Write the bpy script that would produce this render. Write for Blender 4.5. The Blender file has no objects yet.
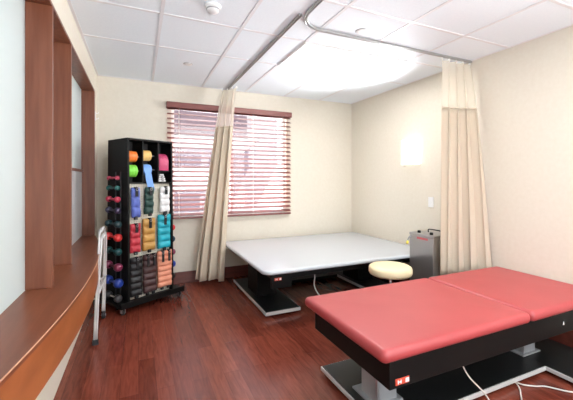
import bpy, bmesh, math, random
from math import sin, cos, pi, radians
from mathutils import Vector, Matrix, Euler
random.seed(7)
SC = bpy.context.scene
COL = SC.collection

# ------------------------------------------------------------------ materials
def mat(name, col, rough=.5, metal=0, spec=.5, coat=0, emit=None, estr=0, trans=0, alpha=1, sheen=0, sss=0):
    m = bpy.data.materials.new(name); m.use_nodes = True
    b = m.node_tree.nodes['Principled BSDF']
    b.inputs['Base Color'].default_value = (*col, 1)
    b.inputs['Roughness'].default_value = rough
    b.inputs['Metallic'].default_value = metal
    b.inputs['Specular IOR Level'].default_value = spec
    b.inputs['Coat Weight'].default_value = coat
    b.inputs['Coat Roughness'].default_value = .15
    b.inputs['Transmission Weight'].default_value = trans
    b.inputs['Alpha'].default_value = alpha
    b.inputs['Sheen Weight'].default_value = sheen
    if emit:
        b.inputs['Emission Color'].default_value = (*emit, 1)
        b.inputs['Emission Strength'].default_value = estr
    return m

def N(m, t, **kw):
    n = m.node_tree.nodes.new(t)
    for k, v in kw.items(): setattr(n, k, v)
    return n
def L(m, a, b): m.node_tree.links.new(a, b)
def bsdf(m): return m.node_tree.nodes['Principled BSDF']

def add_noise(m, c1, c2, scale=(1, 1, 1), nscale=5, detail=4, bump=0, lo=.3, hi=.7):
    tc = N(m, 'ShaderNodeTexCoord'); mp = N(m, 'ShaderNodeMapping'); mp.inputs['Scale'].default_value = scale
    nz = N(m, 'ShaderNodeTexNoise'); nz.inputs['Scale'].default_value = nscale; nz.inputs['Detail'].default_value = detail
    cr = N(m, 'ShaderNodeValToRGB'); cr.color_ramp.elements[0].position = lo; cr.color_ramp.elements[1].position = hi
    cr.color_ramp.elements[0].color = (*c1, 1); cr.color_ramp.elements[1].color = (*c2, 1)
    L(m, tc.outputs['Object'], mp.inputs['Vector']); L(m, mp.outputs[0], nz.inputs['Vector'])
    L(m, nz.outputs['Fac'], cr.inputs['Fac']); L(m, cr.outputs['Color'], bsdf(m).inputs['Base Color'])
    if bump:
        bp = N(m, 'ShaderNodeBump'); bp.inputs['Strength'].default_value = bump; bp.inputs['Distance'].default_value = .004
        L(m, nz.outputs['Fac'], bp.inputs['Height']); L(m, bp.outputs[0], bsdf(m).inputs['Normal'])
    return m

M = {}
M['wall'] = add_noise(mat('cream_paint', (.80, .74, .61), .75), (.725, .665, .56), (.75, .695, .595), nscale=30, bump=.08)
M['wall_white'] = mat('white_panel', (.66, .76, .76), .35)
M['riser'] = mat('cream_riser', (.74, .70, .60), .7)
M['tbar'] = mat('white_tbar', (.80, .80, .83), .5)
# ceiling tiles
m = mat('ceiling_tile', (.84, .84, .88), .9); M['ceiling'] = m
add_noise(m, (.84, .90, .965), (.87, .93, .985), nscale=60, bump=.2)
# floor planks
m = mat('cherry_floor', (.2, .05, .03), .27, spec=.35, coat=.05); M['floor'] = m
tc = N(m, 'ShaderNodeTexCoord'); mp = N(m, 'ShaderNodeMapping'); mp.inputs['Rotation'].default_value = (0, 0, radians(90))
br = N(m, 'ShaderNodeTexBrick'); br.offset = .37; br.inputs['Scale'].default_value = 1
br.inputs['Brick Width'].default_value = 1.1; br.inputs['Row Height'].default_value = .105
br.inputs['Mortar Size'].default_value = .0012; br.inputs['Mortar Smooth'].default_value = .3; br.inputs['Bias'].default_value = 0
br.inputs['Color1'].default_value = (.135, .027, .016, 1); br.inputs['Color2'].default_value = (.215, .050, .029, 1)
br.inputs['Mortar'].default_value = (.10, .022, .015, 1)
L(m, tc.outputs['Object'], mp.inputs['Vector']); L(m, mp.outputs[0], br.inputs['Vector'])
mp2 = N(m, 'ShaderNodeMapping'); mp2.inputs['Scale'].default_value = (14, 1.6, 1)
nz = N(m, 'ShaderNodeTexNoise'); nz.inputs['Scale'].default_value = 3; nz.inputs['Detail'].default_value = 8; nz.inputs['Distortion'].default_value = 1.0
L(m, tc.outputs['Object'], mp2.inputs['Vector']); L(m, mp2.outputs[0], nz.inputs['Vector'])
mx = N(m, 'ShaderNodeMix', data_type='RGBA', blend_type='OVERLAY'); mx.inputs['Factor'].default_value = .65
L(m, br.outputs['Color'], mx.inputs['A']); L(m, nz.outputs['Fac'], mx.inputs['B']); L(m, mx.outputs['Result'], bsdf(m).inputs['Base Color'])
bp = N(m, 'ShaderNodeBump'); bp.inputs['Strength'].default_value = .15; bp.inputs['Distance'].default_value = .002
L(m, br.outputs['Fac'], bp.inputs['Height']); bp.invert = True; L(m, bp.outputs[0], bsdf(m).inputs['Normal'])

def wood(name, a, b, sc, rough=.4, coat=.1):
    return add_noise(mat(name, a, rough, coat=coat), a, b, scale=sc, nscale=3.0, detail=7, lo=.32, hi=.68)
M['fin'] = wood('maple_red_upright', (.155, .044, .020), (.225, .075, .037), (10, 10, .8))
M['bench_top'] = wood('maple_bench_top', (.165, .046, .019), (.235, .073, .034), (9, .8, 9), .35, .05)
M['apron'] = wood('maple_apron', (.30, .085, .024), (.43, .135, .042), (7, .9, 3), .4)
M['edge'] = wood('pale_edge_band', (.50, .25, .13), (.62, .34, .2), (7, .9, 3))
M['base_wood'] = wood('cherry_baseboard', (.12, .032, .022), (.19, .05, .035), (1, 6, 9), .35)
M['blind'] = wood('blind_wood', (.17, .045, .038), (.23, .065, .055), (1.2, 8, 8), .4)
M['black'] = mat('black_laminate', (.005, .005, .005), .5, spec=.2)
M['black_soft'] = mat('black_webbing', (.012, .012, .014), .8)
M['black_satin'] = mat('black_satin_top', (.008, .009, .0095), .35, spec=.4)
M['cubby'] = mat('black_cubby', (.02, .018, .018), .6)
M['peg'] = mat('cream_pegboard', (.70, .66, .55), .6)
# perforation pattern for the pegboard
m = M['peg']; tc = N(m, 'ShaderNodeTexCoord'); vm = N(m, 'ShaderNodeVectorMath', operation='SCALE'); vm.inputs['Scale'].default_value = 1/.0254
L(m, tc.outputs['Object'], vm.inputs[0]); fr = N(m, 'ShaderNodeVectorMath', operation='FRACTION'); L(m, vm.outputs[0], fr.inputs[0])
sb = N(m, 'ShaderNodeVectorMath', operation='SUBTRACT'); sb.inputs[1].default_value = (.5, .5, .5); L(m, fr.outputs[0], sb.inputs[0])
ml = N(m, 'ShaderNodeVectorMath', operation='MULTIPLY'); ml.inputs[1].default_value = (1, 0, 1); L(m, sb.outputs[0], ml.inputs[0])
ln = N(m, 'ShaderNodeVectorMath', operation='LENGTH'); L(m, ml.outputs[0], ln.inputs[0])
gt = N(m, 'ShaderNodeMath', operation='LESS_THAN'); gt.inputs[1].default_value = .13; L(m, ln.outputs['Value'], gt.inputs[0])
mx = N(m, 'ShaderNodeMix', data_type='RGBA'); mx.inputs['A'].default_value = (.70, .66, .55, 1); mx.inputs['B'].default_value = (.12, .1, .08, 1)
L(m, gt.outputs[0], mx.inputs['Factor']); L(m, mx.outputs['Result'], bsdf(m).inputs['Base Color'])

M['rail'] = mat('dark_steel_rail', (.035, .035, .038), .35, metal=.3)
M['alu'] = mat('brushed_aluminium', (.62, .62, .64), .32, metal=.9)
M['alu_white'] = mat('pale_anodised_tube', (.75, .75, .75), .35, metal=.3)
M['alu_paint'] = mat('silver_painted_steel', (.42, .43, .45), .4, metal=.4)
M['chrome'] = mat('chrome', (.8, .8, .82), .12, metal=1)
M['pale_edge'] = mat('pale_metal_edge', (.66, .66, .66), .35, metal=.2)
M['red_vinyl'] = add_noise(mat('coral_red_vinyl', (.47, .075, .075), .42, spec=.6), (.40, .052, .056), (.43, .060, .064), nscale=4)
M['white_vinyl'] = mat('pale_grey_vinyl', (.50, .53, .56), .2, spec=.6)
M['cream_vinyl'] = mat('cream_vinyl', (.80, .66, .42), .45)
M['track'] = mat('grey_track', (.42, .42, .42), .35, metal=.6)
M['plastic_white'] = mat('white_plastic', (.85, .85, .85), .4)
M['plastic_grey'] = mat('grey_plastic', (.35, .35, .36), .5)
M['cord'] = mat('white_cord', (.70, .64, .58), .5)
M['rubber'] = mat('grey_rubber', (.03, .03, .034), .7)
M['red_mark'] = mat('red_label', (.65, .09, .05), .5)
M['pink_mark'] = mat('pink_red_label', (.62, .12, .14), .5)
M['yellow'] = mat('yellow_tip', (.85, .65, .05), .5)
m = mat('stainless_steel', (.42, .41, .40), .3, metal=.85); M['steel'] = m
# curtain cloth
m = add_noise(mat('beige_curtain_cloth', (.72, .60, .44), .85, sheen=.2), (.74, .64, .51), (.79, .69, .56), scale=(40, 40, 160), nscale=2); M['cloth'] = m
def translucent(m, col, w):
    out = m.node_tree.nodes['Material Output']; t = N(m, 'ShaderNodeBsdfTranslucent'); t.inputs['Color'].default_value = (*col, 1)
    s = N(m, 'ShaderNodeMixShader'); s.inputs[0].default_value = w
    L(m, bsdf(m).outputs[0], s.inputs[1]); L(m, t.outputs[0], s.inputs[2]); L(m, s.outputs[0], out.inputs[0])
translucent(m, (.76, .66, .52), .3)
m = mat('cream_curtain_net', (.82, .75, .64), .8); M['net'] = m
translucent(m, (.85, .77, .64), .4)
out = m.node_tree.nodes['Material Output']; last = out.inputs[0].links[0].from_socket
tr = N(m, 'ShaderNodeBsdfTransparent'); s = N(m, 'ShaderNodeMixShader'); s.inputs[0].default_value = .34
L(m, last, s.inputs[1]); L(m, tr.outputs[0], s.inputs[2]); L(m, s.outputs[0], out.inputs[0])
M['glass'] = mat('window_glass', (1, 1, 1), .02, trans=1, alpha=.25)
M['light'] = mat('troffer_diffuser', (1, 1, 1), .5, emit=(1, .985, .95), estr=10)
M['sconce'] = mat('sconce_glass', (1, 1, 1), .4, emit=(1, .95, .86), estr=1.3)
M['ext_wall'] = add_noise(mat('mauve_render', (.10, .07, .085), .8), (.055, .035, .045), (.075, .05, .06), nscale=2)
M['ext_band'] = mat('grey_mauve_band', (.10, .08, .10), .8)
M['ext_white'] = mat('white_render', (.85, .85, .85), .8)
M['ext_ground'] = mat('pale_paving', (.75, .75, .75), .8)

# ------------------------------------------------------------------ mesh helpers
def tag(o, label=None, cat=None, group=None, kind=None):
    if label: o['label'] = label
    if cat: o['category'] = cat
    if group: o['group'] = group
    if kind: o['kind'] = kind
    return o
def obj(name, bm, m, parent=None, smooth=None):
    me = bpy.data.meshes.new(name)
    bmesh.ops.recalc_face_normals(bm, faces=bm.faces[:])
    bm.to_mesh(me); bm.free()
    if not isinstance(m, (list, tuple)): m = [m]
    for k in m: me.materials.append(k)
    o = bpy.data.objects.new(name, me); COL.objects.link(o)
    if parent: o.parent = parent
    if smooth is not None:
        for p in me.polygons: p.use_smooth = True
        if smooth < 180: 
            me.set_sharp_from_angle(angle=radians(smooth))
    return o
def empty(name, loc=(0, 0, 0), rz=0, label=None, cat=None, group=None):
    o = bpy.data.objects.new(name, None); COL.objects.link(o); o.location = loc; o.rotation_euler = (0, 0, rz)
    o.empty_display_size = .05
    return tag(o, label, cat, group)
def struct(name, bm, m, **k): return tag(obj(name, bm, m, **k), kind='structure')
def box(bm, x0, x1, y0, y1, z0, z1, bev=0, mi=0, seg=2):
    r = bmesh.ops.create_cube(bm, size=1)
    vs = r['verts']
    for v in vs:
        v.co = Vector(((x0+x1)/2+v.co.x*(x1-x0), (y0+y1)/2+v.co.y*(y1-y0), (z0+z1)/2+v.co.z*(z1-z0)))
    fs = {f for v in vs for f in v.link_faces}
    for f in fs: f.material_index = mi
    if bev:
        es = list({e for v in vs for e in v.link_edges})
        bmesh.ops.bevel(bm, geom=es, offset=bev, segments=seg, affect='EDGES', profile=.5)
    return bm
def B(*a, **k): return box(bmesh.new(), *a, **k)
def lathe(bm, prof, org=(0, 0, 0), axis='z', seg=24, mi=0):
    """prof: list of (r, h)"""
    rings = []
    for r, h in prof:
        ring = []
        for i in range(seg):
            a = 2*pi*i/seg; p = (max(r, 1e-5)*cos(a), max(r, 1e-5)*sin(a), h)
            if axis == 'x': p = (p[2], p[0], p[1])
            elif axis == 'y': p = (p[0], p[2], p[1])
            ring.append(bm.verts.new(Vector(p)+Vector(org)))
        rings.append(ring)
    for a, b in zip(rings, rings[1:]):
        for i in range(seg):
            f = bm.faces.new((a[i], a[(i+1) % seg], b[(i+1) % seg], b[i])); f.material_index = mi
    for ring in (rings[0], rings[-1]):
        f = bm.faces.new(ring); f.material_index = mi
    return bm
def tube(bm, pts, r, seg=8, closed=False, mi=0):
    pts = [Vector(p) for p in pts]; n = len(pts); rings = []
    up = Vector((0, 0, 1)); prev = None
    for i, p in enumerate(pts):
        t = (pts[min(i+1, n-1)]-pts[max(i-1, 0)]).normalized()
        a = prev if prev is not None else (up if abs(t.dot(up)) < .9 else Vector((1, 0, 0)))
        u = (a - t*a.dot(t)).normalized(); v = t.cross(u); prev = u
        rr = r[i] if isinstance(r, (list, tuple)) else r
        rings.append([bm.verts.new(p+u*rr*cos(2*pi*k/seg)+v*rr*sin(2*pi*k/seg)) for k in range(seg)])
    for a, b in zip(rings, rings[1:]):
        for k in range(seg):
            f = bm.faces.new((a[k], a[(k+1) % seg], b[(k+1) % seg], b[k])); f.material_index = mi
    bm.faces.new(rings[0]); bm.faces.new(rings[-1])
    return bm
def smooth_pts(pts, n=8):
    P = [Vector(p) for p in pts]; P = [P[0]*2-P[1]]+P+[P[-1]*2-P[-2]]; o = []
    for i in range(1, len(P)-2):
        for k in range(n):
            t = k/n; a, b, c, d = P[i-1:i+3]
            o.append(.5*((2*b)+(-a+c)*t+(2*a-5*b+4*c-d)*t*t+(-a+3*b-3*c+d)*t**3))
    o.append(P[-2]); return o
def prism(bm, pts, z0, z1, mi=0):
    a = [bm.verts.new((x, y, z0)) for x, y in pts]; b = [bm.verts.new((x, y, z1)) for x, y in pts]
    n = len(pts)
    for i in range(n): bm.faces.new((a[i], a[(i+1) % n], b[(i+1) % n], b[i]))
    f1 = bm.faces.new(a[::-1]); f2 = bm.faces.new(b)
    return bm
def pad(x0, x1, y0, y1, z0, z1, r=.05, e=.03, crown=.006, n=6):
    """upholstered slab: rounded corners in plan, rolled edges, slightly domed top"""
    bm = bmesh.new()
    def outline(ins, z):
        rr = max(r-ins, .004); pts = []
        for cx, cy, a0 in ((x1-ins-rr, y1-ins-rr, 0), (x0+ins+rr, y1-ins-rr, 90), (x0+ins+rr, y0+ins+rr, 180), (x1-ins-rr, y0+ins+rr, 270)):
            for k in range(7):
                a = radians(a0+15*k); pts.append(bm.verts.new((cx+rr*cos(a), cy+rr*sin(a), z)))
        return pts
    e = min(e, (z1-z0)/2); rings = []
    for k in range(n+1):
        a = pi/2*k/n; rings.append(outline(e*(1-sin(a)), z0+e*(1-cos(a))))
    for k in range(n+1):
        a = pi/2*k/n; rings.append(outline(e*(1-cos(a)), z1-e+e*sin(a)))
    w = min(x1-x0, y1-y0)/2
    for k in (.06, .14, .3, .6, .85): rings.append(outline(e+(w-e-.01)*k, z1+crown*(1-(1-k)**2)))
    for a, b in zip(rings, rings[1:]):
        for i in range(len(a)): bm.faces.new((a[i], a[(i+1) % len(a)], b[(i+1) % len(a)], b[i]))
    bm.faces.new(rings[0]); bm.faces.new(rings[-1])
    return bm

# ------------------------------------------------------------------ room
XL, XR, YB, YF, ZC = -.436, 3.07, 4.344, -1.6, 2.5
XN = -.553          # back of the niches
WX0, WX1, WZ0, WZ1 = .372, 1.94, .84, 2.235
struct('floor', B(-.8, XR+.12, YF-.12, YB+.12, -.06, 0), M['floor'])
struct('ceiling', B(-.8, XR+.12, YF-.12, YB+.12, ZC, ZC+.05), M['ceiling'])
struct('wall_right', B(XR, XR+.12, YF, YB, 0, ZC), M['wall'])
bm = bmesh.new()
box(bm, -.8, .35, YF-.12, YF, 0, ZC); box(bm, 2.75, XR+.12, YF-.12, YF, 0, ZC)
box(bm, .35, 2.75, YF-.12, YF, 0, .85); box(bm, .35, 2.75, YF-.12, YF, 2.3, ZC)  # window opening added in the unseen wall to let light in
struct('wall_front', bm, M['wall'])
bm = bmesh.new()
box(bm, XL-.3, WX0, YB, YB+.12, 0, ZC); box(bm, WX1, XR+.12, YB, YB+.12, 0, ZC)
box(bm, WX0, WX1, YB, YB+.12, 0, WZ0); box(bm, WX0, WX1, YB, YB+.12, WZ1, ZC)
struct('wall_back', bm, M['wall'])
# left wall: header above the niches, solid return by the corner, riser under the bench, niche backs
BZ, HZ, Y3 = .71, 2.255, 4.105
bm = bmesh.new()
box(bm, XN-.12, XL, YF, YB, HZ+.02, ZC); box(bm, XN-.12, XL, Y3+.02, YB, 0, HZ+.02)
struct('wall_left', bm, M['wall'])
struct('wall_left.001', B(XN-.12, -.46, YF, Y3+.02, 0, .50), M['riser'])
struct('wall_left.002', B(XN-.12, XN, YF, Y3+.02, .50, HZ+.02), M['wall_white'])
# wooden lining of the niches
struct('trim_1', B(XN, XL+.004, YF, Y3, HZ, HZ+.02, bev=.003), M['fin'])
for i, y in enumerate((.55, 2.178, 2.735, 4.08)):
    w = .03 if i != 3 else .045
    struct('trim_%d' % (i+2), B(XN, XL+.005, y, y+w, BZ, HZ, bev=.003), M['fin'])
struct('trim_6', B(XN, XN+.02, 2.77, 4.08, 1.385, 1.41, bev=.003), M['fin'])
struct('trim_7', B(XN, XN+.006, 2.77, 4.08, BZ+.0, 1.385), mat('grey_panel', (.62, .64, .66), .4))
# baseboards
struct('baseboard_back', B(XL, XR, YB-.016, YB, 0, .145, bev=.004), M['base_wood'])
struct('baseboard_right', B(XR-.016, XR, YF, YB-.016, 0, .145, bev=.004), M['base_wood'])
# suspended ceiling T bars
gx = (.153, .745, 1.32, 1.9, 2.475); gy = (-.62, .01, .65, 1.29, 1.91, 2.54, 3.175)
LX0, LX1, LY0, LY1 = 1.32, 2.475, 2.54, 3.175
bm = bmesh.new()
for x in gx:
    if x == 1.9:
        for y0, y1 in ((YF, .01), (.65, LY0), (LY1, YB)): box(bm, x-.012, x+.012, y0, y1, ZC-.004, ZC+.01)
    else: box(bm, x-.012, x+.012, YF, YB, ZC-.004, ZC+.01)
for y in gy: box(bm, XL, XR, y-.012, y+.012, ZC-.0035, ZC+.01)
for a in ((XL, XL+.02, YF, YB), (XR-.02, XR, YF, YB), (XL, XR, YB-.02, YB)): box(bm, *a, ZC-.003, ZC+.01)
struct('ceiling.001', bm, M['tbar'])

# built-in bench
def edgex(y):
    return XL if (y > 4.08 or y < .92) else -.275-.161*((y-2.5)/1.58)**2
ben = empty('window_bench', (XL, 2.5, 0), 0, 'long built-in wooden bench with bowed front edge under the wooden niches', 'bench')
def arc(off, y0, y1, n=60): return [(edgex(y0+(y1-y0)*k/n)+off, y0+(y1-y0)*k/n) for k in range(n+1)]
def local(bm, o):
    bmesh.ops.translate(bm, verts=bm.verts[:], vec=-Vector(o.location)); return bm
YY0, YY1 = YF, 4.079
pts = arc(.006, YY0, YY1, 90)
bm = prism(bmesh.new(), [(XN, YY0)]+pts+[(XN, YY1)], BZ-.022, BZ)
bmesh.ops.bevel(bm, geom=[e for e in bm.edges if len(e.link_faces) == 2 and abs(e.verts[0].co.z-BZ) < 1e-5 and abs(e.verts[1].co.z-BZ) < 1e-5 and e.verts[0].co.x > XN+.01 and e.verts[1].co.x > XN+.01], offset=.004, segments=2, affect='EDGES')
obj('bench_top', local(bm, ben), M['bench_top'], ben)
bm = prism(bmesh.new(), [(-.459, YY0)]+arc(0, YY0, YY1, 90)+[(-.459, YY1)], .5, BZ-.022)
obj('apron', local(bm, ben), M['apron'], ben)
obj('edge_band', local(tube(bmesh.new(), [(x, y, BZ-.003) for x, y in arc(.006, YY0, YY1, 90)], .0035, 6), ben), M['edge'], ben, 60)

# ------------------------------------------------------------------ window
fr = bmesh.new(); WF = mat('white_window_frame', (.85, .85, .85), .4)
yf0, yf1 = YB+.05, YB+.09
box(fr, WX0, WX1, yf0, yf1, WZ0, WZ0+.04); box(fr, WX0, WX1, yf0, yf1, WZ1-.04, WZ1)
for x in (WX0+.02, WX1-.02, (WX0+WX1)/2): box(fr, x-.02, x+.02, yf0, yf1, WZ0, WZ1)
w1 = struct('window_1', fr, WF)
obj('window_pane', B(WX0+.04, WX1-.04, YB+.068, YB+.072, WZ0+.04, WZ1-.04), M['glass'], w1)
struct('window_2', B(WX0-.02, WX1+.04, YB-.02, YB+.05, WZ0-.03, WZ0, bev=.004), WF)   # sill board
bl = empty('window_blind', ((WX0+WX1)/2, YB, WZ0), 0, 'reddish brown wooden venetian blind lowered over the bright window', 'blind')
c = Vector(bl.location)
BX0, BX1 = .322, 1.985
def lb(bm): return local(bm, bl)
obj('valance', lb(B(BX0-.01, BX1+.012, YB-.075, YB-.002, 2.19, 2.262, bev=.004)), M['blind'], bl)
bm = bmesh.new(); z = .87; ta = radians(27)
while z < 2.18:
    vs0 = len(bm.verts)
    b2 = bmesh.new(); box(b2, BX0, BX1, -.0285, .0285, -.0015, .0015)
    bmesh.ops.rotate(b2, verts=b2.verts[:], cent=(0, 0, 0), matrix=Matrix.Rotation(ta, 3, 'X'))
    bmesh.ops.translate(b2, verts=b2.verts[:], vec=(0, YB-.04, z))
    me = bpy.data.meshes.new('t'); b2.to_mesh(me); b2.free(); bm.from_mesh(me); bpy.data.meshes.remove(me)
    z += .0595
obj('slats', lb(bm), M['blind'], bl)
obj('bottom_rail', lb(B(BX0, BX1, YB-.065, YB-.012, .815, .838, bev=.003)), M['blind'], bl)
for x in (.46, .95, 1.42, 1.86):
    bm = bmesh.new(); box(bm, x-.002, x+.002, YB-.067, YB-.064, .83, 2.19); box(bm, x-.002, x+.002, YB-.016, YB-.013, .83, 2.19)
    obj('ladder_cord', lb(bm), M['cord'], bl)
# beyond the window: paving and a house
tag(obj('paving', B(-14, 16, YB+.13, 30, -.5, -.3), M['ext_ground']), kind='structure')
hs = empty('house', (2.5, 9, -.3), 0, 'pale neighbouring house with mauve-grey bands, seen between the blind slats', 'building')
obj('white_wall', B(-9.5, 6, .35, .5, 0, 5.5), M['ext_white'], hs)
def ext(name, pr, m, d=.3):
    bm = bmesh.new()
    a = [bm.verts.new((x-2.5, 0, z+.3)) for x, z in pr]; b = [bm.verts.new((x-2.5, d, z+.3)) for x, z in pr]
    for i in range(len(pr)): bm.faces.new((a[i], a[(i+1) % len(pr)], b[(i+1) % len(pr)], b[i]))
    bm.faces.new(a); bm.faces.new(b); obj(name, bm, m, hs)
ext('eaves', [(-7, 2.5), (3.72, 2.5), (3.72, 4.6), (-7, 4.6)], M['ext_wall'])
ext('wall_band', [(-7, 1.62), (1.95, 1.62), (1.95, 2.13), (-7, 2.13)], M['ext_band'])
ext('low_wall', [(-7, -.3), (1.9, -.3), (1.9, 1.05), (-7, 1.05)], M['ext_band'])
ext('gable', [(2.3, .39), (2.3, 2.05), (2.745, 2.06), (3.25, 2.5), (3.72, 2.5), (3.72, 1.74), (3.35, 1.0), (2.95, .39)], M['ext_band'])

# ------------------------------------------------------------------ ceiling fittings
def troffer(x0, x1, y0, y1, label):
    t = empty('ceiling_light', ((x0+x1)/2, (y0+y1)/2, ZC), 0, label, 'ceiling light'); w, d = (x1-x0)/2, (y1-y0)/2
    bm = bmesh.new()
    for a in ((-w, w, -d, -d+.025), (-w, w, d-.025, d), (-w, -w+.025, -d+.025, d-.025), (w-.025, w, -d+.025, d-.025)): box(bm, *a, -.012, 0)
    obj('light_frame', bm, M['plastic_white'], t)
    obj('diffuser', B(-w+.025, w-.025, -d+.025, d-.025, -.008, 0), M['light'], t)
troffer(LX0, LX1, LY0, LY1, 'glowing rectangular light panel flush in the ceiling between window and curtain track')
troffer(LX0, LX1, .01, .65, 'added glowing rectangular light panel flush in the ceiling, out of view')  # second panel is unseen, added for more light in the room
sd = empty('smoke_detector', (.469, 2.288, ZC), 0, 'round white smoke detector on the ceiling above the floor space', 'smoke detector')
obj('detector_base', lathe(bmesh.new(), [(.056, 0), (.056, -.012), (.050, -.018)]), M['plastic_white'], sd, 40)
obj('detector_head', lathe(bmesh.new(), [(.044, -.018), (.042, -.034), (.030, -.045), (.012, -.048)]), M['plastic_white'], sd, 40)
obj('sensor_grille', lathe(bmesh.new(), [(.0435, -.021), (.045, -.022), (.045, -.029), (.0425, -.030)]), M['plastic_grey'], sd, 40)
for x, y, l in ((.467, 3.538, 'small flat white ceiling disc between smoke detector and window'), (1.636, 2.185, 'small white ceiling disc beside the long curtain track')):
    s = empty('sprinkler_cover', (x, y, ZC), 0, l, 'sprinkler')
    obj('cover_plate', lathe(bmesh.new(), [(.042, -.001), (.042, -.005), (.038, -.007)]), M['plastic_white'], s, 40)
    obj('cover_rim', lathe(bmesh.new(), [(.046, 0), (.046, -.002), (.0425, -.003), (.0425, 0)]), M['plastic_grey'], s, 40)

# ------------------------------------------------------------------ curtain tracks and curtains
TZ = ZC-.018
def track(pts, label, name='curtain_track'):
    o = empty(name, (pts[0][0], pts[0][1], ZC), 0, label, 'curtain track'); bm = bmesh.new()
    pp = [Vector((x, y, 0)) for x, y in pts]
    for s in (-1, 1):
        q = []
        for i, p in enumerate(pp):
            t = (pp[min(i+1, len(pp)-1)]-pp[max(i-1, 0)]).normalized(); n = Vector((-t.y, t.x, 0))
            q.append(p+n*s*.0095+Vector((0, 0, -.013)))
        tube(bm, [v-Vector((pts[0][0], pts[0][1], 0)) for v in q], .0065, 8)
    obj('rail', bm, M['track'], o, 60)
    bm = bmesh.new(); q = []
    for i, p in enumerate(pp):
        t = (pp[min(i+1, len(pp)-1)]-pp[max(i-1, 0)]).normalized(); q.append((p, Vector((-t.y, t.x, 0))))
    w = .012; vs = [[bm.verts.new(p+n*a+Vector((-pts[0][0], -pts[0][1], z))) for a, z in ((-w, -.001), (w, -.001), (w, -.008), (-w, -.008))] for p, n in q]
    for a, b in zip(vs, vs[1:]):
        for k in range(4): bm.faces.new((a[k], a[(k+1) % 4], b[(k+1) % 4], b[k]))
    bm.faces.new(vs[0]); bm.faces.new(vs[-1])
    obj('rail_web', bm, M['track'], o)
    return o
track([(1.066, 2.13), (1.066, 3.2), (1.066, YB-.02)], 'straight silver ceiling curtain track running to the window wall')
R0 = .22; cx0, cy0 = 1.10+R0, 2.285-R0
L2 = [(1.10, y) for y in (-.8, .4, 1.4, 1.9)]+[(cx0-R0*cos(radians(a)), cy0+R0*sin(radians(a))) for a in range(0, 91, 10)]+[(2.0, 2.285), (XR-.01, 2.285)]
track(L2, 'bent silver ceiling curtain track curving round to the right wall')

def curtain(name, label, top, bot, znet, zhem, nf, amp, wave, seed, kp=1.1):
    """top, bot: plan polylines (function of s in 0..1) at the track and at the hem"""
    o = empty(name, (*top(.5), 0), 0, label, 'curtain'); O = Vector(o.location)
    rnd = random.Random(seed); ph = [rnd.uniform(-.6, .6) for _ in range(nf+2)]
    def P(s, z):
        k = (TZ-.02-z)/(TZ-.02-zhem)
        a = Vector((*top(s), 0)); b = Vector((*bot(s), 0)); p = a.lerp(b, k**kp)
        t = (b*k+a*(1-k)); d = (Vector((*bot(min(1, s+.02)), 0))-Vector((*bot(max(0, s-.02)), 0))).lerp(Vector((*top(min(1, s+.02)), 0))-Vector((*top(max(0, s-.02)), 0)), 1-k).normalized()
        n = Vector((-d.y, d.x, 0))
        f = s*nf; i = int(f); th = 2*pi*f+ph[min(i, nf)]*sin(pi*(f-i))*.9
        A = amp(k)*(1+.35*ph[min(i, nf)])
        p = p+n*A*sin(th)+d*A*.45*sin(2*th+wave*k)
        return Vector((p.x, p.y, z))-O
    def sheet(za, zb, nz, ns=nf*16, thick=0, jit=0):
        bm = bmesh.new(); g = []
        for j in range(nz+1):
            z = za+(zb-za)*j/nz
            row = []
            for i in range(ns+1):
                s = i/ns; q = P(s, z)
                if jit and j == nz: q.z += jit*sin(s*nf*2.3+seed)
                row.append(bm.verts.new(q))
            g.append(row)
        for j in range(nz):
            for i in range(ns): bm.faces.new((g[j][i], g[j][i+1], g[j+1][i+1], g[j+1][i]))
        return bm
    c = obj('curtain_cloth', sheet(znet, zhem, 26, jit=.012), M['cloth'], o, 180)
    md = c.modifiers.new('s', 'SOLIDIFY'); md.thickness = .003
    obj('net_header', sheet(TZ-.03, znet-.004, 8), M['net'], o, 180)
    bm = bmesh.new()
    hm = obj('hem_band', sheet(znet+.006, znet-.006, 1), M['cloth'], o, 180); md = hm.modifiers.new('s', 'SOLIDIFY'); md.thickness = .005; md.offset = 0
    for i in range(nf+1):
        q = Vector((*top(min(1, i/nf)), TZ-.018))-O
        bm = bmesh.new(); lathe(bm, [(.002, .014), (.005, .012), (.010, .004), (.011, -.006), (.006, -.014), (.002, -.016)], q, seg=10)
        obj('glider', bm, M['plastic_white'], o, 180)
    return o
def seg(a, b): return lambda s: (a[0]+(b[0]-a[0])*s, a[1]+(b[1]-a[1])*s)
curtain('privacy_curtain', 'beige privacy curtain gathered before the window, hem swept left',
        seg((.99, 4.23), (1.125, 4.05)), seg((.62, 4.14), (.93, 3.96)), 1.97, .085, 3, lambda k: .020+.026*k, .8, 3, .85)
def botR(s):
    return (2.655+.385*s, 2.30-.245*s**1.5)
curtain('privacy_curtain', 'beige privacy curtain gathered by the right wall behind the red table',
        seg((2.66, 2.285), (3.04, 2.285)), botR, 2.0, .37, 4, lambda k: .022-.002*k, 1.3, 11, .7)

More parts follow.
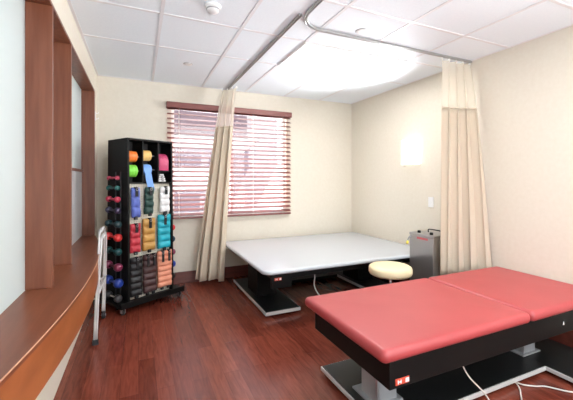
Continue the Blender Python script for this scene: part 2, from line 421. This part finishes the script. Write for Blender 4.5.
# ------------------------------------------------------------------ treatment tables
def hbase(ob, feet, beam, z0, z1, bm_mat='pale_edge'):
    for x0, x1, y0, y1 in feet:
        obj('foot_plate', local(B(x0, x1, y0, y1, z0, z1, bev=.002), ob), M['pale_edge'], ob)
        obj('foot_cover', local(B(x0+.008, x1-.008, y0+.008, y1-.008, z1-.002, z1+.004), ob), M['black_satin'], ob)
    x0, x1, y0, y1 = beam
    obj('base_beam', local(B(x0, x1, y0, y1, z0, z1, bev=.002), ob), M[bm_mat], ob)
    obj('beam_cover', local(B(x0-.008, x1+.008, y0+.008, y1-.008, z1-.002, z1+.0035), ob), M['black_satin'], ob)
def emblem(ob, x, y, z, s=1.0):
    """small red and white maker's plate on a face looking toward -Y"""
    p = obj('maker_plate', local(B(x, x+.085*s, y-.003, y, z, z+.03*s), ob), M['red_mark'], ob)
    b = bmesh.new()
    for a in ((.012, .017, .006, .024), (.030, .035, .006, .024), (.017, .030, .012, .018)):
        box(b, x+a[0]*s, x+a[1]*s, y-.005, y-.003, z+a[2]*s, z+a[3]*s)
    obj('plate_mark', local(b, ob), M['plastic_white'], p)
    obj('plate_end', local(B(x+.06*s, x+.082*s, y-.005, y-.003, z+.005*s, z+.025*s), ob), M['plastic_white'], p)

rt = empty('treatment_table', (2.0, 1.57, 0), 0, 'long treatment table with coral red vinyl pads on a black base', 'treatment table')
obj('pad', local(pad(1.03, 2.157, 1.205, 2.02, .437, .503, .035, .03), rt), M['red_vinyl'], rt, 180)
obj('head_pad', local(pad(2.163, 3.05, 1.205, 2.02, .437, .503, .035, .03), rt), M['red_vinyl'], rt, 180)
obj('frame', local(B(1.09, 3.0, 1.235, 1.965, .295, .436, bev=.004), rt), M['black'], rt)
hbase(rt, [(1.115, 1.50, 1.10, 1.93), (2.49, 2.95, 1.10, 1.93)], (1.50, 2.49, 1.31, 1.72), .025, .05)
for x in (1.16, 2.9):
    for y in (1.2, 1.8):
        obj('foot_glide', local(lathe(bmesh.new(), [(.025, 0), (.025, .02), (.012, .026)], (x, y, 0), seg=14), rt), M['rubber'], rt, 40)
for x in (1.2, 2.50):
    bm = B(x, x+.14, 1.46, 1.60, .054, .296, bev=.004)
    p = obj('lift_column', local(bm, rt), M['alu_paint'], rt)
    obj('column_strip', local(B(x-.002, x+.012, 1.457, 1.47, .055, .295), rt), M['alu'], p)
    obj('column_bracket', local(B(x-.03, x+.17, 1.44, 1.65, .054, .064, bev=.002), rt), M['alu_paint'], p)
emblem(rt, 1.125, 1.235, .312)
bm = bmesh.new(); q = [(0, 0), (.016, 0), (.008, .022)]
a = [bm.verts.new((2.53+x, 1.2345, .352+z)) for x, z in q]; b = [bm.verts.new((2.53+x, 1.232, .352+z)) for x, z in q]
for i in range(3): bm.faces.new((a[i], a[(i+1) % 3], b[(i+1) % 3], b[i]))
bm.faces.new(a); bm.faces.new(b); obj('maker_mark', local(bm, rt), M['plastic_white'], rt)

wt = empty('mat_table', (2.0, 3.45, 0), 0, 'wide low therapy mat table with a pale grey top and black pedestals', 'treatment table')
obj('mat_top', local(pad(.992, 3.045, 2.69, 4.27, .462, .5, .09, .018, .002), wt), M['white_vinyl'], wt, 180)
obj('frame', local(B(1.12, 2.95, 2.82, 4.08, .38, .461, bev=.004), wt), M['black'], wt)
hbase(wt, [(1.085, 1.45, 2.90, 4.05), (2.39, 2.75, 2.90, 4.05)], (1.45, 2.39, 3.70, 3.90), .025, .055, 'black')
for x in (1.14, 2.7):
    for y in (3.0, 3.95):
        obj('foot_glide', local(lathe(bmesh.new(), [(.025, 0), (.025, .02), (.012, .026)], (x, y, 0), seg=14), wt), M['rubber'], wt, 40)
for x in (1.15, 2.45):
    obj('lift_column', local(B(x, x+.22, 3.33, 3.66, .059, .381, bev=.004), wt), M['black'], wt)
obj('apron_plate', local(B(1.10, 1.30, 2.78, 2.82, .31, .461, bev=.003), wt), M['black'], wt)
emblem(wt, 1.125, 2.78, .385, .8)

# cables
def cable(name, pts, r, label):
    p0 = Vector(pts[0]); p0.z = 0
    q = [Vector(p)-p0 for p in smooth_pts(pts, 8)]
    o = obj(name, tube(bmesh.new(), q, r, 8), M['cord'], None, 180); o.location = p0
    return tag(o, label, 'cord')
cable('power_cord', [(1.70, 1.33, .30), (1.70, 1.322, .24), (1.73, 1.30, .17), (1.80, 1.27, .09), (1.84, 1.25, .03), (1.88, 1.235, .007), (1.93, 1.17, .007), (1.98, 1.165, .007), (2.05, 1.205, .007), (2.10, 1.24, .007), (2.15, 1.275, .007), (2.18, 1.31, .012), (2.19, 1.34, .014)], .0042, 'white cord looping from under the red table over its base plate')
cable('power_cord', [(2.20, 1.36, .008), (2.215, 1.30, .007), (2.27, 1.255, .007), (2.33, 1.225, .007), (2.40, 1.14, .007), (2.52, 1.06, .007), (2.75, .95, .007)], .0042, 'white cord trailing on the floor past the red table base corner')
cable('hand_control_cord', [(1.60, 2.90, .379), (1.605, 2.895, .33), (1.595, 2.89, .27), (1.605, 2.885, .22), (1.63, 2.87, .17), (1.66, 2.84, .12), (1.70, 2.80, .05), (1.78, 2.78, .008), (1.9, 2.9, .008)], .006, 'pale cord hanging beneath the grey mat table')

# ------------------------------------------------------------------ stool
st = empty('rolling_stool', (2.10, 2.37, 0), 0, 'round cream padded stool between the grey mat table and the red table', 'stool')
bm = lathe(bmesh.new(), [(.12, .437), (.168, .437), (.184, .445), (.192, .460), (.192, .495), (.186, .510), (.170, .520), (.1, .525), (.01, .526)], seg=40)
obj('seat', bm, M['cream_vinyl'], st, 60)
obj('seat_plate', lathe(bmesh.new(), [(.11, .42), (.11, .437)]), M['black'], st, 40)
obj('post', lathe(bmesh.new(), [(.014, .2), (.014, .42)]), M['chrome'], st, 60)
obj('sleeve', lathe(bmesh.new(), [(.026, .07), (.026, .26), (.022, .265)]), M['chrome'], st, 40)
for k in range(5):
    a = 2*pi*k/5+.3; bm = bmesh.new(); d = Vector((cos(a), sin(a), 0))
    tube(bm, [d*.015+Vector((0, 0, .10)), d*.12+Vector((0, 0, .085)), d*.21+Vector((0, 0, .065))], [.016, .013, .010])
    lg = obj('leg', bm, M['chrome'], st, 60)
    n = Vector((-d.y, d.x, 0)); bm = bmesh.new(); c0 = d*.21+Vector((0, 0, .024))
    lathe(bm, [(.024, -.01), (.024, .01)], axis='x', seg=16)
    bmesh.ops.rotate(bm, verts=bm.verts[:], cent=(0, 0, 0), matrix=Matrix.Rotation(a+pi/2, 3, 'Z')); bmesh.ops.translate(bm, verts=bm.verts[:], vec=c0)
    tube(bm, [c0+n*.0+Vector((0, 0, .02)), c0+Vector((0, 0, .045))], .008)
    obj('caster', bm, M['rubber'], lg, 40)

# ------------------------------------------------------------------ stainless heating unit
hu = empty('heating_cabinet', (2.84, 2.47, 0), 0, 'stainless steel hot pack heating unit beside the grey mat table', 'heating unit')
X0, X1, Y0, Y1 = 2.64, 3.04, 2.375, 2.685
obj('body', local(B(X0, X1, Y0, Y1, .08, .72, bev=.006), hu), M['steel'], hu)
obj('lid', local(B(X0-.004, X1, Y0-.004, Y1+.002, .722, .748, bev=.006), hu), M['steel'], hu)
for y in (2.44, 2.60):
    k = lathe(bmesh.new(), [(.017, .748), (.017, .766), (.013, .772)], (2.69, y, 0), seg=16)
    obj('knob', local(k, hu), M['black'], hu, 40)
obj('lid_handle', local(tube(bmesh.new(), smooth_pts([(2.80, 2.42, .748), (2.80, 2.42, .775), (2.80, 2.45, .782), (2.80, 2.55, .782), (2.80, 2.58, .775), (2.80, 2.58, .748)]), .006), hu), M['black'], hu, 60)
obj('name_strip', local(B(X0-.003, X0, 2.44, 2.58, .692, .712), hu), M['pink_mark'], hu)
dr = obj('drain_hose', local(tube(bmesh.new(), smooth_pts([(2.64, 2.66, .70), (2.62, 2.665, .70), (2.605, 2.67, .67), (2.60, 2.67, .645)]), .007), hu), M['plastic_grey'], hu, 60)
obj('hose_tip', local(tube(bmesh.new(), [(2.60, 2.67, .655), (2.585, 2.66, .632)], .012), hu), M['yellow'], dr, 60)
for x in (2.69, 2.99):
    for y in (2.42, 2.64):
        b = lathe(bmesh.new(), [(.03, -.012), (.03, .012)], (x, y, .03), axis='x', seg=16)
        tube(b, [(x, y, .05), (x, y, .082)], .01)
        obj('caster', local(b, hu), M['rubber'], hu, 40)

# ------------------------------------------------------------------ wall fittings
sc = empty('wall_sconce', (XR, 3.07, 1.49), 0, 'glowing white half-round wall light on the cream right wall', 'wall light')
bm = bmesh.new(); n = 14; w, dp = .135, .10; rings = []
for z in (0, .3):
    rings.append([bm.verts.new((-.012-dp*sin(pi*k/n)**.8, -w*cos(pi*k/n), z)) for k in range(n+1)])
for i in range(n): bm.faces.new((rings[0][i], rings[0][i+1], rings[1][i+1], rings[1][i]))
bm.faces.new(rings[0]); bm.faces.new(rings[1])
obj('shade', bm, M['sconce'], sc, 40)
obj('back_plate', B(-.012, 0, -.10, .10, .03, .27), M['plastic_white'], sc)
for z in (.0, .3):
    for y in (-.12, .12):
        obj('clip', B(-.035, 0, y-.008, y+.008, z-.01, z+.006), M['alu'], sc)
sw = empty('light_switch', (XR, 2.79, 1.045), 0, 'white light switch plate on the right wall beside the curtain', 'light switch')
obj('switch_plate', B(-.006, 0, -.037, .037, -.058, .058, bev=.002), M['plastic_white'], sw)
obj('rocker', B(-.010, -.006, -.016, .016, -.032, .032, bev=.001), M['plastic_white'], sw)
hk = empty('wall_hook', (XL, 4.19, 1.955), 0, 'small white double hook on the left wall near the corner', 'hook')
obj('hook_plate', B(0, .006, -.012, .012, 0, .1, bev=.001), M['plastic_white'], hk)
for z in (.02, .08): obj('peg', tube(bmesh.new(), [(.004, 0, z), (.025, 0, z), (.032, 0, z+.014)], .005), M['plastic_white'], hk, 60)

# ------------------------------------------------------------------ exercise rack
RA = radians(29); RO = (-.10, 3.60, 0)
rk = empty('weight_rack', RO, RA, 'tall black wheeled rack holding bands, cuff weights and dumbbells', 'rack')
W, D, RH = .506, .40, 1.70
rmat = Matrix.Translation(RO) @ Matrix.Rotation(RA, 4, 'Z')
def rw(x, y, z): return rmat @ Vector((x, y, z))
bm = bmesh.new()
def side_panel(x0, x1):
    b = bmesh.new(); box(b, x0, x1, 0, D, .1, RH, bev=.003)
    for v in b.verts:
        if v.co.z < .5: 
            v.co.y += -.02 if v.co.y < D/2 else .03
    return b
sp = []
for x0, x1 in ((0, .02), (W-.02, W)): sp.append(obj('side_panel', side_panel(x0, x1), M['black'], rk))
obj('top_board', B(0, W, 0, D, RH-.001, RH+.018, bev=.003), M['black'], rk)
obj('cubby_back', B(.02, W-.02, .20, .215, 1.26, RH-.002), M['cubby'], rk)
obj('shelf', B(.02, W-.02, 0, .20, 1.262, 1.278, bev=.002), M['black'], rk)
obj('shelf', B(.340, W-.02, .004, .20, 1.385, 1.395, bev=.002), M['black'], rk)
for x in (.163, .335): obj('divider', B(x-.006, x+.006, .002, .20, 1.278, RH-.002, bev=.002), M['black'], rk)
obj('pegboard', B(.02, W-.02, .035, .042, .10, 1.262), M['peg'], rk)
obj('pegboard', B(.02, W-.02, .34, .347, .10, 1.262), M['peg'], rk)
bs = obj('base_board', B(-.10, W+.10, -.065, D+.09, .068, .10, bev=.004), M['black'], rk)
obj('base_lip', B(-.10, W+.10, -.08, -.066, .068, .125, bev=.003), M['black'], rk)
for x in (-.06, W+.06):
    for y in (-.03, D+.05):
        b = lathe(bmesh.new(), [(.028, -.012), (.030, -.006), (.030, .006), (.028, .012)], (x, y, .030), axis='x', seg=18)
        c1 = obj('caster', b, M['rubber'], rk, 40)
        b = bmesh.new(); box(b, x-.018, x-.014, y-.02, y+.02, .02, .064); box(b, x+.014, x+.018, y-.02, y+.02, .02, .064); box(b, x-.024, x+.024, y-.028, y+.028, .062, .068)
        obj('caster_fork', b, M['alu'], c1)
# rails that cradle the dumbbells on each side
DY0, DY1 = .085, .26
for s, xs in ((-1, -.004), (1, W+.004)):
    for y in (.115, .215):
        obj('dumbbell_rail', B(min(xs, xs+s*.008), max(xs, xs+s*.008), y-.006, y+.006, .12, 1.38, bev=.001), M['cubby' if s > 0 else 'alu_paint'] if False else M['rail'], rk)

def thing_at(name, x, y, z, label, cat, group=None, rz=0):
    p = rw(x, y, z); return empty(name, p, RA+rz, label, cat, group)

# dumbbells on the left side, from the top
DB = [(1.32, .019, .085, (.62, .07, .13), 'pink', 'topmost and smallest pink'),
      (1.22, .023, .085, (.01, .12, .11), 'teal', 'uppermost green-teal'),
      (1.108, .027, .085, (.60, .045, .09), 'crimson', 'rosy crimson'),
      (.998, .028, .09, (.045, .035, .08), 'purple', 'dark purple'),
      (.862, .031, .095, (.008, .045, .055), 'dark teal', 'very dark teal upper'),
      (.732, .035, .095, (.72, .04, .04), 'red', 'bright red'),
      (.592, .033, .095, (.01, .07, .075), 'deep teal', 'deep teal'),
      (.442, .036, .10, (.22, .03, .08), 'maroon', 'maroon'),
      (.287, .040, .105, (.02, .055, .35), 'blue', 'royal blue'),
      (.136, .034, .10, (.05, .05, .055), 'black', 'black and chrome')]
where = ['at the top of the rack side', 'just below the topmost pink one', 'third from the top of the rack side', 'fourth from the top, above the dark teal one',
         'directly above the bright red one', 'midway down the rack side', 'directly below the bright red one', 'directly above the royal blue one',
         'second from the bottom of the rack side', 'at the very bottom of the rack side']
def dumbbell(x, y0, z, r, half, col, label, s=-1, chrome=False):
    r *= 1.12; mt = mat('vinyl_'+label[:12], col, .3, spec=.6)
    t = thing_at('dumbbell', x, (DY0+DY1)/2, z-r, label, 'dumbbell', None)
    for k in (-1, 1):
        pr = [(.3*r, -r*.95), (.72*r, -r*.85), (r*.98, -r*.4), (r, 0), (r*.98, r*.4), (.72*r, r*.85), (.3*r, r*.95)]
        obj('head', lathe(bmesh.new(), pr, (0, k*half, r), axis='y', seg=16), mt, t, 180)
    obj('handle', lathe(bmesh.new(), [(.012, -half+r*.7), (.012, half-r*.7)], (0, 0, r), axis='y', seg=12), M['chrome'] if chrome else mt, t, 60)
    # cradle pegs belong to the rack
    for y in (.115, .215):
        b = tube(bmesh.new(), [(0 if s < 0 else W, y, z-.019), (x+s*.004, y, z-.019), (x+s*.02, y, z-.008)], .005)
        obj('cradle_peg', b, M['black'], rk, 60)
for i, (z, r, hf, col, cn, ln) in enumerate(DB):
    dumbbell(-.055, 0, z, r, hf, col, '%s dumbbell %s' % (ln, where[i]), -1, i == 9)
for z, r, col, l in ((.765, .033, (.60, .03, .04), 'red dumbbell half hidden on the far side, highest one peeking out'), (.635, .033, (.01, .04, .07), 'dark navy dumbbell half hidden behind the teal cuff weight edge'),
                     (.49, .035, (.20, .03, .07), 'maroon dumbbell half hidden behind the peach cuff weight top'), (.355, .037, (.02, .06, .38), 'blue dumbbell half hidden behind the peach cuff weight middle'),
                     (.22, .035, (.02, .02, .02), 'black dumbbell half hidden behind the peach cuff weight bottom')):
    dumbbell(W+.045, 0, z, r, .09, col, l, 1)

# rolls of exercise band
def roll(x0, x1, z, r, col, name, label, y=.075):
    t = thing_at('exercise_band_roll', (x0+x1)/2, y, z-r, label, 'exercise band'); h = (x1-x0)/2
    mt = mat('latex_'+name, col, .45)
    b = bmesh.new(); pr = []
    pr = [(.35*r, -h), (r*.97, -h), (r, -h+.003), (r, -h*.35), (r*.985, -h*.3), (r, -h*.25), (r, h*.3), (r*.985, h*.35), (r, h*.4), (r, h-.003), (r*.97, h), (.35*r, h)]
    obj('wound_band', lathe(b, pr, (0, 0, r), axis='x', seg=32), mt, t, 40)
    obj('core', lathe(bmesh.new(), [(.3*r, -h-.002), (.3*r, h+.002)], (0, 0, r), axis='x', seg=16), M['plastic_grey'], t, 40)
    return t, mt
roll(.026, .118, 1.538, .056, (.85, .20, .03), 'orange', 'bright orange exercise band roll, upper left compartment of the rack')
roll(.026, .118, 1.392, .062, (.22, .72, .07), 'green', 'lime green exercise band roll, under the orange one')
roll(.176, .272, 1.556, .056, (.80, .50, .16), 'yellow', 'pale yellow exercise band roll, above the blue one')
t, mt = roll(.176, .272, 1.408, .058, (.17, .36, .78), 'blue', 'light blue exercise band roll with its end hanging out')
b = bmesh.new(); prev = None
pts = [(-.02, .0, .116), (-.02, -.03, .108), (-.02, -.05, .09), (-.018, -.064, .06), (-.012, -.075, .02), (-.004, -.082, -.05), (.012, -.084, -.12), (.022, -.084, -.155)]
for (x, y, z) in smooth_pts(pts, 4):
    w = .042
    cur = [b.verts.new((x-w+.012, y, z)), b.verts.new((x+w, y, z)), b.verts.new((x+w, y-.004, z)), b.verts.new((x-w+.012, y-.004, z))]
    if prev:
        for k in range(4): b.faces.new((prev[k], prev[(k+1) % 4], cur[(k+1) % 4], cur[k]))
    else: b.faces.new(cur)
    prev = cur
b.faces.new(prev); obj('hanging_end', b, mt, t, 40)
t, mt = roll(.352, .462, 1.512, .075, (.50, .05, .14), 'magenta', 'dark magenta exercise band roll in the right compartment', y=.09)
b = bmesh.new(); box(b, -.056, .056, -.081, -.076, -.035, .085, bev=.001); obj('hanging_end', b, mt, t, 40)
# upright dowels for the rolls
for x0, x1, z in ((.02, .157, 1.538), (.02, .157, 1.392), (.169, .329, 1.556), (.169, .329, 1.408)):
    obj('dowel', lathe(bmesh.new(), [(.008, x0), (.008, x1)], (0, .075, z), axis='x', seg=10), M['alu'], rk, 60)
obj('dowel', lathe(bmesh.new(), [(.008, .341), (.008, W-.02)], (0, .09, 1.512), axis='x', seg=10), M['alu'], rk, 60)
# folded white pack in the low right compartment
t = thing_at('folded_band_pack', .405, .075, 1.278, 'small white folded pack under the magenta roll', 'pack')
b = bmesh.new(); 
for k in range(4):
    w = .05-.007*k; box(b, -w, w*.8, -.045+.004*k, .05, .003+.022*k, .021+.022*k, bev=.006)
obj('wrapping', b, M['plastic_white'], t, 60)
obj('wrap_band', B(-.012, .012, -.05, -.041, .001, .07, bev=.001), M['plastic_grey'], t)

# cuff weights
def cuff(x0, x1, z0, z1, n, col, name, label, straps=1, y=-.012, lean=0, loop=True):
    """puffed weight cuff hanging from a hook, front toward -Y"""
    w, h = x1-x0, z1-z0
    t = thing_at('cuff_weight', (x0+x1)/2, 0, z0, label, 'cuff weight')
    mt = mat('nylon_'+name, col, .5, spec=.5)
    b = bmesh.new(); ns, nz = 12, n*8; fr, bk = [], []
    rn = random.Random(name)
    offs = [rn.uniform(-.004, .004) for _ in range(n+1)]
    for j in range(nz+1):
        v = j/nz; f = v*n; i = min(int(f), n-1)
        puff = abs(sin(pi*f))**.55
        rf, rb = [], []
        for i2 in range(ns+1):
            u = i2/ns; ed = (max(0, 1-abs(2*u-1)**3))**.5
            x = (u-.5)*w*(1-.05*(1-puff)) + lean*(v-1) + offs[i]*.6
            dpt = .006+.024*puff*ed
            rf.append(b.verts.new((x, -.008-dpt-.004*sin(u*9+i), v*h))); rb.append(b.verts.new((x, -.004, v*h)))
        fr.append(rf); bk.append(rb)
    for j in range(nz):
        for i in range(ns):
            b.faces.new((fr[j][i], fr[j][i+1], fr[j+1][i+1], fr[j+1][i])); b.faces.new((bk[j][i], bk[j+1][i], bk[j+1][i+1], bk[j][i+1]))
        b.faces.new((fr[j][0], fr[j+1][0], bk[j+1][0], bk[j][0])); b.faces.new((fr[j][ns], bk[j][ns], bk[j+1][ns], fr[j+1][ns]))
    for j in (0, nz):
        for i in range(ns): b.faces.new((fr[j][i], fr[j][i+1], bk[j][i+1], bk[j][i]))
    obj('weight_pouch', b, mt, t, 180)
    xs = [0] if straps == 1 else [-w*.22, w*.22]
    for x in xs:
        b = bmesh.new()
        sw = .013 if straps == 2 else .015
        box(b, x-sw, x+sw, -.044, -.037, h*.70, h-.004, bev=.002)
        box(b, x-sw, x+sw, -.040, -.008, h-.012, h+.004, bev=.002)
        tp = obj('strap', b, M['black_soft'], t)
        b = bmesh.new()
        ring = [(x+.011*cos(2*pi*k/14), -.046, h-.02+.011*sin(2*pi*k/14)) for k in range(15)]
        tube(b, ring, .0028, 6); obj('ring', b, M['alu'], tp, 60)
        b = bmesh.new(); box(b, x-sw-.002, x+sw+.002, -.030, -.008, -.022, .012, bev=.004); obj('strap_end', b, M['black_soft'], t)
        # hook on the rack
        hb = tube(bmesh.new(), [((x0+x1)/2+x, .036, z1-.008), ((x0+x1)/2+x, -.058, z1-.008), ((x0+x1)/2+x, -.062, z1+.006)], .0035, 6)
        obj('hook', hb, M['alu'], rk, 60)
    return t
cuff(.030, .122, .925, 1.225, 3, (.10, .15, .50), 'indigo', 'blue-violet cuff weight, left end of the top hanging row', lean=-.01)
cuff(.178, .278, .95, 1.225, 4, (.012, .05, .04), 'forest', 'dark green cuff weight, middle of the top hanging row', lean=.01)
cuff(.345, .462, .955, 1.23, 4, (.80, .80, .80), 'white', 'white cuff weight, right end of the top hanging row')
cuff(.022, .130, .575, .865, 4, (.48, .03, .05), 'scarlet', 'red cuff weight under the blue-violet one')
cuff(.152, .292, .575, .905, 4, (.50, .27, .065), 'mustard', 'mustard brown cuff weight under the dark green one')
cuff(.318, .470, .57, .93, 5, (.01, .36, .46), 'turquoise', 'bright turquoise cuff weight under the white one', straps=1)
cuff(.022, .148, .14, .53, 6, (.014, .014, .016), 'jet', 'black cuff weight, left end of the bottom hanging row', straps=1)
cuff(.158, .306, .14, .535, 6, (.062, .026, .026), 'cocoa', 'dark brown cuff weight, middle of the bottom hanging row', straps=2)
cuff(.318, .490, .155, .545, 7, (.74, .30, .19), 'peach', 'large peach cuff weight, right end of the bottom hanging row', straps=2)

# ------------------------------------------------------------------ folded walker by the bench
wk = empty('folded_walker', (-.288, 3.24, 0), radians(0), 'folded aluminium walker with small wheels standing against the bench end', 'walker')
def wframe(x, dz):
    y0, y1 = -.24, .30
    pts = [(x-.03, y0, .03), (x-.012, y0+.01, .5), (x, y0+.03, .80-dz), (x, y0+.06, .86-dz), (x, y0+.12, .875-dz), (x, y1-.16, .875-dz), (x, y1-.10, .86-dz), (x, y1-.06, .80-dz), (x-.01, y1-.02, .4), (x-.02, y1, .07)]
    f = obj('side_frame', tube(bmesh.new(), smooth_pts(pts, 6), .0085, 10), M['alu_white'], wk, 180)
    obj('cross_bar', tube(bmesh.new(), [(x-.012, y0+.01, .40), (x-.01, y1-.02, .40)], .008, 8), M['alu_white'], f, 180)
    obj('grip', tube(bmesh.new(), [(x, y0+.15, .875-dz), (x, y0+.27, .875-dz)], .015, 12), M['plastic_white'], f, 60)
    obj('rubber_tip', lathe(bmesh.new(), [(.016, 0), (.014, .04)], (x-.03, y0, 0), seg=14), M['rubber'], f, 40)
    b = lathe(bmesh.new(), [(.03, -.008), (.034, -.006), (.034, .006), (.03, .008)], (x-.018, y1, .034), axis='x', seg=20)
    wl = obj('wheel', b, M['rubber'], f, 40)
    obj('wheel_hub', lathe(bmesh.new(), [(.012, -.011), (.012, .011)], (x-.018, y1, .034), axis='x', seg=12), M['alu'], wl, 40)
wframe(.0, .0)
wframe(.014, .05)
obj('front_brace', tube(bmesh.new(), [(-.010, .02, .45), (.010, .02, .45)], .008, 8), M['alu_white'], wk, 60)

# ------------------------------------------------------------------ light, sky, camera
w = bpy.data.worlds.new('daylight_and_fill'); SC.world = w; w.use_nodes = True
w.node_tree.nodes['Background'].inputs[0].default_value = (.93, .96, 1, 1)
w.node_tree.nodes['Background'].inputs[1].default_value = 4.2
def area(loc, rot, sx, sy, power, col):
    l = bpy.data.lights.new('daylight_and_fill', 'AREA'); l.shape = 'RECTANGLE'; l.size = sx; l.size_y = sy; l.energy = power; l.color = col
    o = bpy.data.objects.new('daylight_and_fill', l); COL.objects.link(o); o.location = loc; o.rotation_euler = rot
area((1.55, YF-.5, 1.0), (radians(135), 0, 0), 2.4, 1.2, 100, (.86, .94, 1))  # added lamp outside the unseen front opening, aimed up to brighten the ceiling
area((1.2, YB+1.0, .1), (radians(-120), 0, 0), 3.0, 1.2, 700, (.92, .96, 1))  # added lamp outside the back window, stands in for light bounced off the paving
def spot(loc, rot, power):
    l = bpy.data.lights.new('added_uplight', 'SPOT'); l.energy = power; l.spot_size = radians(110); l.spot_blend = 1; l.shadow_soft_size = .09; l.color = (.93, .97, 1)
    o = bpy.data.objects.new('added_uplight', l); COL.objects.link(o); o.location = loc; o.rotation_euler = rot
spot((2.9, 3.07, 1.85), (0, radians(180-62), 0), 135)  # added spot over the sconce, brightens the ceiling towards the window
spot((2.9, -.3, 1.85), (0, radians(180-60), radians(-25)), 130)  # added spot without any fixture, brightens the ceiling out of view
cam = bpy.data.cameras.new('camera'); co = bpy.data.objects.new('camera', cam); COL.objects.link(co)
cam.sensor_width = 36; cam.lens = 330.6/573*36; cam.shift_y = -20/573; cam.clip_start = .05
co.location = (0, 0, 1.3); co.rotation_euler = (radians(90), 0, -math.atan(148/330.6))
SC.camera = co
vs = SC.view_settings
vs.view_transform = 'Standard'; vs.look = 'None'; vs.gamma = 1; vs.use_curve_mapping = False; vs.exposure = .38

# groups of like things
GR = {'cuff_weight': 'cuff weights hanging on the front of the rack', 'exercise_band_roll': 'rolls of exercise band in the rack compartments',
      'privacy_curtain': 'privacy curtains on ceiling tracks', 'curtain_track': 'curtain tracks on the ceiling', 'power_cord': 'cords under the red table',
      'sprinkler_cover': 'round discs on the ceiling', 'ceiling_light': 'light panels in the ceiling'}
for o in bpy.data.objects:
    if o.parent is None and o.get('label'):
        k = o.name.split('.')[0]
        if k in GR: o['group'] = GR[k]
        elif k == 'dumbbell': o['group'] = 'dumbbells on the far side of the rack' if 'half hidden' in o['label'] else 'dumbbells on the near side of the rack'
